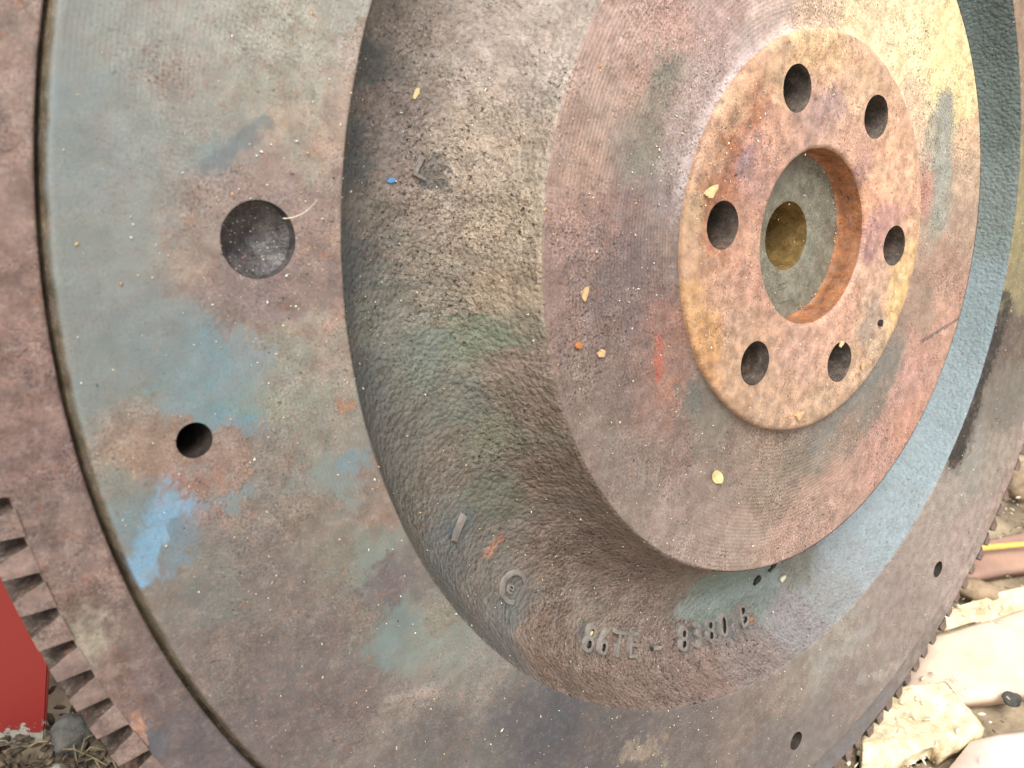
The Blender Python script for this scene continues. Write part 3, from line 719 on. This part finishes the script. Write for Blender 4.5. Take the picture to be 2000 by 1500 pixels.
shard('leaf_flake', -.612, .093, 2.2, 1.0, .3, 60, M_YEL, 'narrow yellow leaf flake high in the cast channel', 'leaf flake', seed=15)
shard('wood_chip', .166, -.660, 1.7, 1.5, .5, 0, M_ORN, 'small orange chip on the casting number beside its last letter', 'chip', seed=16)
shard('wood_chip', -.225, -.618, 1.4, 1.3, .7, 0, M_YEL, 'small yellow grain between the first two casting digits', 'chip', seed=17)
shard('wood_chip', -.505, -.800, 2.6, 2.0, .5, 30, M_TAN, 'tan chip on the outer face below the channel', 'chip', seed=18)
shard('leaf_flake', -.045, -.299, 2.0, 1.2, .4, 100, M_CRM, 'pale crumb in the groove under the bolt flange', 'crumb', seed=19)

# a dry grass hair over the dimple
def stalk(name, pts, rad, mat, label=None, cat=None, parent=None, n=6, group=None):
    V = []; F = []
    P = [Vector(q) for q in pts]
    for i, q in enumerate(P):
        d = (P[min(i + 1, len(P) - 1)] - P[max(i - 1, 0)]).normalized()
        u = d.orthogonal().normalized(); v = d.cross(u)
        k = rad * (1 - .6 * i / (len(P) - 1))
        for j in range(n):
            a = 2 * math.pi * j / n
            V.append(q + u * k * math.cos(a) + v * k * math.sin(a))
    for i in range(len(P) - 1):
        for j in range(n):
            F.append((i * n + j, i * n + (j + 1) % n, (i + 1) * n + (j + 1) % n, (i + 1) * n + j))
    o = link(name, mesh_np(name, V, F), mat, parent)
    return tag(o, label, cat, group)


hp = []
for i in range(9):
    k = i / 8
    x, y = -.796 + k * .034, -.064 + k * .004 + .018 * k * k
    hp.append(FLY @ Vector((x * R, y * R, (.002 + .004 * math.sin(math.pi * k)) * R)))
stalk('grass_hair', hp, .00010, M_CRM, 'single pale grass hair curling from the dimple edge', 'grass hair')

# loose dust grains all over the face: nobody could count them
NG = 4200
base_V = np.array([(0, 0, 1), (1, 0, 0), (0, 1, 0), (-1, 0, 0), (0, -1, 0), (0, 0, -1)], float)
base_F = np.array([(0, 1, 2), (0, 2, 3), (0, 3, 4), (0, 4, 1), (5, 2, 1), (5, 3, 2), (5, 4, 3), (5, 1, 4)])
GV = []; GF = []; gc = []
def add_grain(x, y, z, s, c, stretch=1.0):
    q = rng.normal(size=(3, 3)); qq, _ = np.linalg.qr(q)
    v = base_V * rng.uniform(.6, 1.2, (6, 1)) * np.array([stretch, 1, .7]) @ qq * s
    GF.append(base_F + 6 * len(GV)); GV.append(v + np.array([x * R, y * R, z * R + s * .5])); gc.append(np.repeat([c], 6, 0))
pal = [lin((235, 225, 205)), lin((225, 200, 160)), lin((210, 170, 110)), lin((200, 205, 205)), lin((190, 120, 70)), lin((40, 36, 34))]
pw = [.34, .2, .12, .16, .08, .10]
i = 0
clumps = [(-.60, .10, .10, .3), (-.78, -.10, .08, .5), (-.2, -.62, .2, .4), (.1, -.7, .25, .3), (-.4, -.1, .14, .6), (-.26, .08, .05, 1.2), (.02, .02, .2, .8)]
while i < NG:
    if rng.random() < .35:
        cx, cy, cr, _ = clumps[rng.integers(len(clumps))]
        x, y = cx + rng.normal() * cr, cy + rng.normal() * cr
    else:
        r_ = math.sqrt(rng.uniform(.13 ** 2, 1.06 ** 2)); a = rng.uniform(-math.pi, math.pi)
        x, y = r_ * math.cos(a), r_ * math.sin(a)
    r_ = math.hypot(x, y)
    if r_ > 1.06 or .995 < r_ < 1.016 or .246 < r_ < .252 or .28 < r_ < .31: continue
    if any(math.hypot(x - b[0], y - b[1]) < BOLT_R + .003 for b in BOLTS) or any(math.hypot(x - b[0], y - b[1]) < DOWEL_R + .003 for b in DOWELS): continue
    if math.hypot(x - DIMPLE[0], y - DIMPLE[1]) < DIMPLE_R: continue
    s = .00010 + .00017 * rng.random() ** 2.5
    z = surf(x, y)
    add_grain(x, y, z, s, pal[rng.choice(6, p=pw)], rng.choice([1, 1, 1, 2.5]))
    i += 1
for k in range(46):   # grains caught in the foot of the pilot recess
    a = rng.uniform(-1.2, 1.1)
    r_ = .1195 + rng.uniform(-.003, .002)
    add_grain(r_ * math.cos(a), r_ * math.sin(a), .001, rng.uniform(.0001, .00028), pal[rng.choice([0, 1, 2, 5])])
for k in range(60):
    a = rng.uniform(0, 6.28); r_ = DIMPLE_R * .9 * math.sqrt(rng.random())
    add_grain(DIMPLE[0] + r_ * math.cos(a), DIMPLE[1] + r_ * math.sin(a), -.013 - .022 * (1 - r_ / DIMPLE_R), rng.uniform(.00008, .0002), pal[rng.choice([0, 0, 3, 2])])
m = bpy.data.materials.new('dust'); m.use_nodes = True
at = m.node_tree.nodes.new('ShaderNodeAttribute'); at.attribute_name = 'col'
m.node_tree.links.new(at.outputs['Color'], m.node_tree.nodes['Principled BSDF'].inputs['Base Color'])
m.node_tree.nodes['Principled BSDF'].inputs['Roughness'].default_value = .5
me = mesh_np('dust_grains', np.concatenate(GV), np.concatenate(GF), False, np.concatenate(gc))
o = link('dust_grains', me, m); o.matrix_world = FLY
tag(o, 'loose dust and sand grains scattered over the iron', 'dust', kind='stuff')

# ------------------------------------------------------------------ the ground behind and what lies on it
n = 160
gx, gy = np.meshgrid(np.linspace(-.55, .75, n), np.linspace(-.35, .95, n), indexing='ij')
gz = 0.004 * fbm(gx * 14, gy * 14, 5, 71) - .006
GVx = np.stack([gx.ravel(), gy.ravel(), gz.ravel()], 1)
idx = np.arange(n * n).reshape(n, n)
GFx = np.stack([idx[:-1, :-1].ravel(), idx[1:, :-1].ravel(), idx[1:, 1:].ravel(), idx[:-1, 1:].ravel()], 1)
M_SOIL = mat_simple('dry_soil', (0.42, 0.33, 0.22), 0.95, 0.3, 60, 0.8, .004, col2=(0.16, 0.125, 0.085))
g = link('ground', mesh_np('ground', GVx, GFx), M_SOIL); tag(g, 'dry sandy soil behind the flywheel', kind='structure')
bm = bmesh.new(); bmesh.ops.create_grid(bm, x_segments=2, y_segments=2, size=60)
g2 = link('ground', mesh_bm('ground_far', bm), M_SOIL); g2.location.z = -.016; tag(g2, 'dry soil stretching away', kind='structure')


def slab(name, pts, th, mat, label, cat, z=0.0, seed=0, cuts=14, rough=.0012):
    """A rough-edged slab standing on the ground: pts are its four corners, in order."""
    rs = np.random.default_rng(seed)
    A, B, Cc, D = [np.array(q, float) for q in pts]
    N = cuts; V = []; F = []
    for lay in (0, 1):
        for i in range(N + 1):
            for j in range(N + 1):
                u, v = i / N, j / N
                q = A * (1 - u) * (1 - v) + B * u * (1 - v) + Cc * u * v + D * (1 - u) * v
                edge = (i in (0, N)) or (j in (0, N))
                jx = fbm(np.array([q[0] * 80 + seed]), np.array([q[1] * 80]), 3, seed)[0] * rough * (2.2 if edge else 0)
                zz = z + (th if lay else 0) + (fbm(np.array([q[0] * 50]), np.array([q[1] * 50 + seed]), 4, seed + 3)[0] * rough * 1.2 if lay else 0) - (rough * .9 if (edge and lay) else 0)
                V.append((q[0] + jx, q[1] + jx, zz))
    m_ = (N + 1) ** 2
    def id_(l_, i, j): return l_ * m_ + i * (N + 1) + j
    for i in range(N):
        for j in range(N):
            F.append((id_(1, i, j), id_(1, i + 1, j), id_(1, i + 1, j + 1), id_(1, i, j + 1)))
            F.append((id_(0, i, j), id_(0, i, j + 1), id_(0, i + 1, j + 1), id_(0, i + 1, j)))
    for i in range(N):
        F.append((id_(0, i, 0), id_(0, i + 1, 0), id_(1, i + 1, 0), id_(1, i, 0)))
        F.append((id_(0, i + 1, N), id_(0, i, N), id_(1, i, N), id_(1, i + 1, N)))
        F.append((id_(0, 0, i + 1), id_(0, 0, i), id_(1, 0, i), id_(1, 0, i + 1)))
        F.append((id_(0, N, i), id_(0, N, i + 1), id_(1, N, i + 1), id_(1, N, i)))
    o = link(name, mesh_np(name, V, F, False), mat)
    return tag(o, label, cat)


M_PLANK = mat_simple('pinkish_weathered_plank', (0.74, 0.58, 0.44), 0.85, 0.2, 45, 0.5, .001, col2=(0.55, 0.40, 0.30))
M_PLANK2 = mat_simple('lilac_weathered_plank', (0.76, 0.62, 0.52), 0.85, 0.2, 40, 0.5, .001, col2=(0.6, 0.45, 0.40))
M_PLANK3 = mat_simple('brown_weathered_plank', (0.40, 0.25, 0.18), 0.85, 0.2, 45, 0.5, .001, col2=(0.28, 0.17, 0.13))
slab('plank', [(.100, .026), (.27, .082), (.27, .016), (.076, -.008)], .007, M_PLANK, 'broad pinkish weathered plank on the ground behind the lower right rim', 'plank', -.003, 3)
slab('plank', [(.100, -.022), (.26, .002), (.26, -.075), (.080, -.040)], .007, M_PLANK2, 'lilac pink plank nearest the camera at the bottom right', 'plank', -.003, 5)
slab('plank', [(.140, .082), (.30, .125), (.30, .092), (.130, .062)], .006, M_PLANK3, 'narrow brown plank beside the yellow straw', 'plank', -.003, 8)
M_STRAW = mat_simple('yellow_straw', (0.80, 0.50, 0.12), 0.5, 0.12, 300, 0.3)
stalk('straw', [(.136, .0735, .0085), (.16, .0755, .0095), (.20, .078, .0105), (.26, .085, .008)], .0017, M_STRAW, 'thick yellow orange straw sticking out behind the right rim', 'straw', n=8)


def pebble(name, x, y, z, s, sq, mat, label, cat, seed, group=None):
    bm = bmesh.new(); bmesh.ops.create_icosphere(bm, subdivisions=3, radius=1)
    for v in bm.verts:
        c = v.co
        k = 1 + .28 * float(fbm(np.array([c.x * 1.3 + seed]), np.array([c.y * 1.3 + c.z * 1.7]), 3, seed)[0])
        v.co = Vector((c.x * sq[0], c.y * sq[1], c.z * sq[2])) * k * s
    o = link(name, mesh_bm(name, bm, True), mat)
    o.location = (x, y, z); o.rotation_euler.z = seed * 1.3
    return tag(o, label, cat, group)


M_PEB = mat_simple('cream_stone', (0.62, 0.56, 0.42), 0.9, 0.2, 120, 0.5, .001)
M_PEB2 = mat_simple('brown_stone', (0.42, 0.30, 0.19), 0.9, 0.3, 120, 0.6, .001)
M_DARK = mat_simple('dark_clod', (0.10, 0.095, 0.085), 0.95, 0.35, 150, 0.9, .002)
M_GREY = mat_simple('grey_clod', (0.30, 0.29, 0.25), 0.95, 0.3, 150, 0.9, .002)
pebble('stone', .134, .0545, .002, .010, (1.25, .6, .4), M_PEB2, 'flat brown stone under the yellow straw', 'stone', 2)
pebble('stone', .190, .128, .004, .013, (1, .8, .7), M_PEB2, 'brown stone at the right edge beside the rim', 'stone', 3)
pebble('stone', .122, -.006, .006, .0032, (1.1, 1, .5), M_DARK, 'small dark stone lying on the pinkish plank', 'stone', 5)

# pale leaf litter between the planks
def litter(name, spots, mat, label, cat, zf, size, seed):
    rs = np.random.default_rng(seed)
    V = []; F = []
    for (cx, cy, sx_, sy_, cnt, zz) in spots:
        for k in range(cnt):
            x, y = cx + rs.normal() * sx_, cy + rs.normal() * sy_
            a = rs.uniform(0, 6.28); l_ = size * rs.uniform(.4, 1.3); w_ = l_ * rs.uniform(.15, .6)
            t1, t2 = rs.normal(0, .35, 2)
            z = zz + rs.uniform(0, zf)
            b0 = len(V)
            for (u, v_, h) in ((-1, 0, 0), (-.3, .8, .1), (.5, .7, .15), (1, 0, 0), (.4, -.8, .1), (-.4, -.7, .12)):
                px_, py_ = u * l_, v_ * w_
                V.append((x + px_ * math.cos(a) - py_ * math.sin(a), y + px_ * math.sin(a) + py_ * math.cos(a), z + h * l_ + px_ * t1 + py_ * t2))
            for lo in (0, 1):
                pass
            V.extend([(q[0], q[1], q[2] - .0004) for q in V[b0:b0 + 6]])
            F += [(b0, b0 + 1, b0 + 4, b0 + 5), (b0 + 1, b0 + 2, b0 + 3, b0 + 4), (b0 + 6, b0 + 11, b0 + 10, b0 + 7), (b0 + 7, b0 + 10, b0 + 9, b0 + 8)]
            F += [(b0 + i, b0 + 6 + i, b0 + 6 + (i + 1) % 6, b0 + (i + 1) % 6) for i in range(6)]
    o = link(name, mesh_np(name, V, F, False), mat)
    return tag(o, label, cat, kind='stuff')


M_LIT = mat_simple('cream_leaf_litter', (0.85, 0.78, 0.58), 0.8, 0.2, 200, 0.3)
litter('leaf_litter', [(.085, -.014, .022, .012, 60, .006), (.06, -.034, .012, .010, 40, .001), (.118, .044, .03, .008, 90, .003), (.15, .10, .03, .02, 60, .001), (.18, .12, .02, .02, 60, .001)],
       M_LIT, 'crumbled cream leaf litter between the planks', 'leaf litter', .002, .0014, 12)
litter('rubble_crumbs', [(.07, -.028, .02, .010, 160, -.001), (.12, .05, .03, .010, 260, -.001), (.16, .10, .03, .02, 300, -.001)],
       mat_simple('brown_rubble', (0.42, 0.31, 0.19), 0.95, 0.4, 200, 0.5), 'brown stone crumbs strewn over the soil between the planks', 'rubble', .002, .0012, 31)
M_SLABC = mat_simple('cream_mortar', (0.82, 0.74, 0.52), 0.9, 0.1, 110, 1.0, .003, col2=(0.50, 0.38, 0.22))
slab('mortar_slab', [(.064, .000), (.098, .001), (.108, -.018), (.050, -.040)], .009, M_SLABC, 'broken cream mortar slab between the pinkish and lilac planks', 'slab', -.003, 15, rough=.0034, cuts=40)
slab('mortar_slab', [(.108, .040), (.26, .088), (.27, .079), (.106, .029)], .0065, M_SLABC, 'narrow cream mortar strip along the far edge of the pinkish plank', 'slab', -.003, 16, rough=.003, cuts=40)

# red painted steel box at the lower left
M_RED = bpy.data.materials.new('peeling_red_paint'); M_RED.use_nodes = True
n_ = M_RED.node_tree.nodes; l_ = M_RED.node_tree.links; b = n_['Principled BSDF']
tc = n_.new('ShaderNodeTexCoord'); sx = n_.new('ShaderNodeSeparateXYZ'); l_.new(tc.outputs['Object'], sx.inputs[0])
no = n_.new('ShaderNodeTexNoise'); no.inputs['Scale'].default_value = 160; no.inputs['Detail'].default_value = 8; no.inputs['Roughness'].default_value = .7
l_.new(tc.outputs['Object'], no.inputs['Vector'])
ad = n_.new('ShaderNodeMath'); ad.operation = 'MULTIPLY_ADD'; l_.new(no.outputs['Fac'], ad.inputs[0]); ad.inputs[1].default_value = -.055; l_.new(sx.outputs[2], ad.inputs[2])
mr = n_.new('ShaderNodeMapRange'); mr.inputs[1].default_value = -.0185; mr.inputs[2].default_value = -.0175; l_.new(ad.outputs[0], mr.inputs[0])
mx = n_.new('ShaderNodeMix'); mx.data_type = 'RGBA'; l_.new(mr.outputs[0], mx.inputs['Factor'])
no2 = n_.new('ShaderNodeTexNoise'); no2.inputs['Scale'].default_value = 300; no2.inputs['Detail'].default_value = 6; l_.new(tc.outputs['Object'], no2.inputs['Vector'])
mg = n_.new('ShaderNodeMix'); mg.data_type = 'RGBA'; l_.new(no2.outputs['Fac'], mg.inputs['Factor'])
mg.inputs['A'].default_value = (.55, .53, .45, 1); mg.inputs['B'].default_value = (.14, .13, .10, 1)
mrd = n_.new('ShaderNodeMix'); mrd.data_type = 'RGBA'; l_.new(no2.outputs['Fac'], mrd.inputs['Factor'])
mrd.inputs['A'].default_value = (.25, .022, .019, 1); mrd.inputs['B'].default_value = (.215, .020, .018, 1)
l_.new(mg.outputs['Result'], mx.inputs['A']); l_.new(mrd.outputs['Result'], mx.inputs['B']); l_.new(mx.outputs['Result'], b.inputs['Base Color'])
b.inputs['Roughness'].default_value = .5
bp = n_.new('ShaderNodeBump'); bp.inputs['Strength'].default_value = .6; bp.inputs['Distance'].default_value = .0006
l_.new(mr.outputs[0], bp.inputs['Height']); l_.new(bp.outputs[0], b.inputs['Normal'])
red = bpy.data.objects.new('steel_panel', None); C.objects.link(red); red.location = (-.2585, -.020, -.003)
tag(red, 'bright red painted steel panel with paint peeling along its foot', 'panel')
bm = bmesh.new(); bmesh.ops.create_cube(bm, size=1)
for v in bm.verts:
    zz = (v.co.z + .5) * .20
    v.co = ((v.co.x - .5) * .36 + zz * .33, (v.co.y + .5) * .0022, zz)      # a sheet with a raked end
bmesh.ops.bevel(bm, geom=bm.edges[:], offset=.0006, segments=2, affect='EDGES')
link('panel', mesh_bm('panel', bm), M_RED, red)
bm = bmesh.new(); bmesh.ops.create_cube(bm, size=1)
for v in bm.verts: v.co = ((v.co.x - .5) * .05 - .15, (v.co.y + .5) * .12 + .0024, (v.co.z + .5) * .18)
bmesh.ops.bevel(bm, geom=bm.edges[:], offset=.002, segments=2, affect='EDGES')
link('rear_stay', mesh_bm('rear_stay', bm), M_RED, red)

# soil, stones and dead grass at its foot
pebble('clod', -.246, -.020, .003, .009, (1, .8, .9), M_DARK, 'dark soil clod beside the foot of the red panel', 'clod', 11)
pebble('clod', -.247, -.036, .0, .008, (1.3, .8, .6), M_GREY, 'grey soil clod in front of the dark one', 'clod', 12)
pebble('clod', -.232, -.008, .004, .010, (1, 1, .8), M_DARK, 'larger dark clod behind the gear teeth', 'clod', 13)
litter('soil_litter', [(-.24, -.03, .022, .014, 420, .001), (-.27, -.035, .03, .01, 200, .0), (-.22, -.02, .02, .02, 200, .0)],
       mat_simple('soil_crumbs', (0.11, 0.085, 0.055), 0.95, 0.4, 200, 0.3), 'brown soil crumbs and dead leaf bits under the gear teeth', 'soil crumbs', .004, .0028, 21)
M_HAY = mat_simple('dead_grass', (0.20, 0.16, 0.085), 0.7, 0.3, 200, 0.2)
rs = random.Random(5)
V = []; F = []
for k in range(18):
    x, y = rs.gauss(-.235, .02), rs.gauss(-.03, .012); a = rs.uniform(0, 6.28); ln = rs.uniform(.006, .02); z = rs.uniform(.001, .006)
    dx, dy = math.cos(a) * ln, math.sin(a) * ln; px_, py_ = -math.sin(a) * .0004, math.cos(a) * .0004
    b0 = len(V)
    for t_ in (0, .5, 1):
        zz = z + .004 * math.sin(t_ * 3.1)
        V += [(x + dx * t_ - px_, y + dy * t_ - py_, zz), (x + dx * t_ + px_, y + dy * t_ + py_, zz), (x + dx * t_, y + dy * t_, zz + .0005)]
    for s_ in (0, 3):
        F += [(b0 + s_, b0 + s_ + 1, b0 + s_ + 4, b0 + s_ + 3), (b0 + s_ + 1, b0 + s_ + 2, b0 + s_ + 5, b0 + s_ + 4), (b0 + s_ + 2, b0 + s_, b0 + s_ + 3, b0 + s_ + 5)]
o = link('dead_grass', mesh_np('dead_grass', V, F, False), M_HAY); tag(o, 'dead grass blades lying on the soil below the gear teeth', 'grass', kind='stuff')
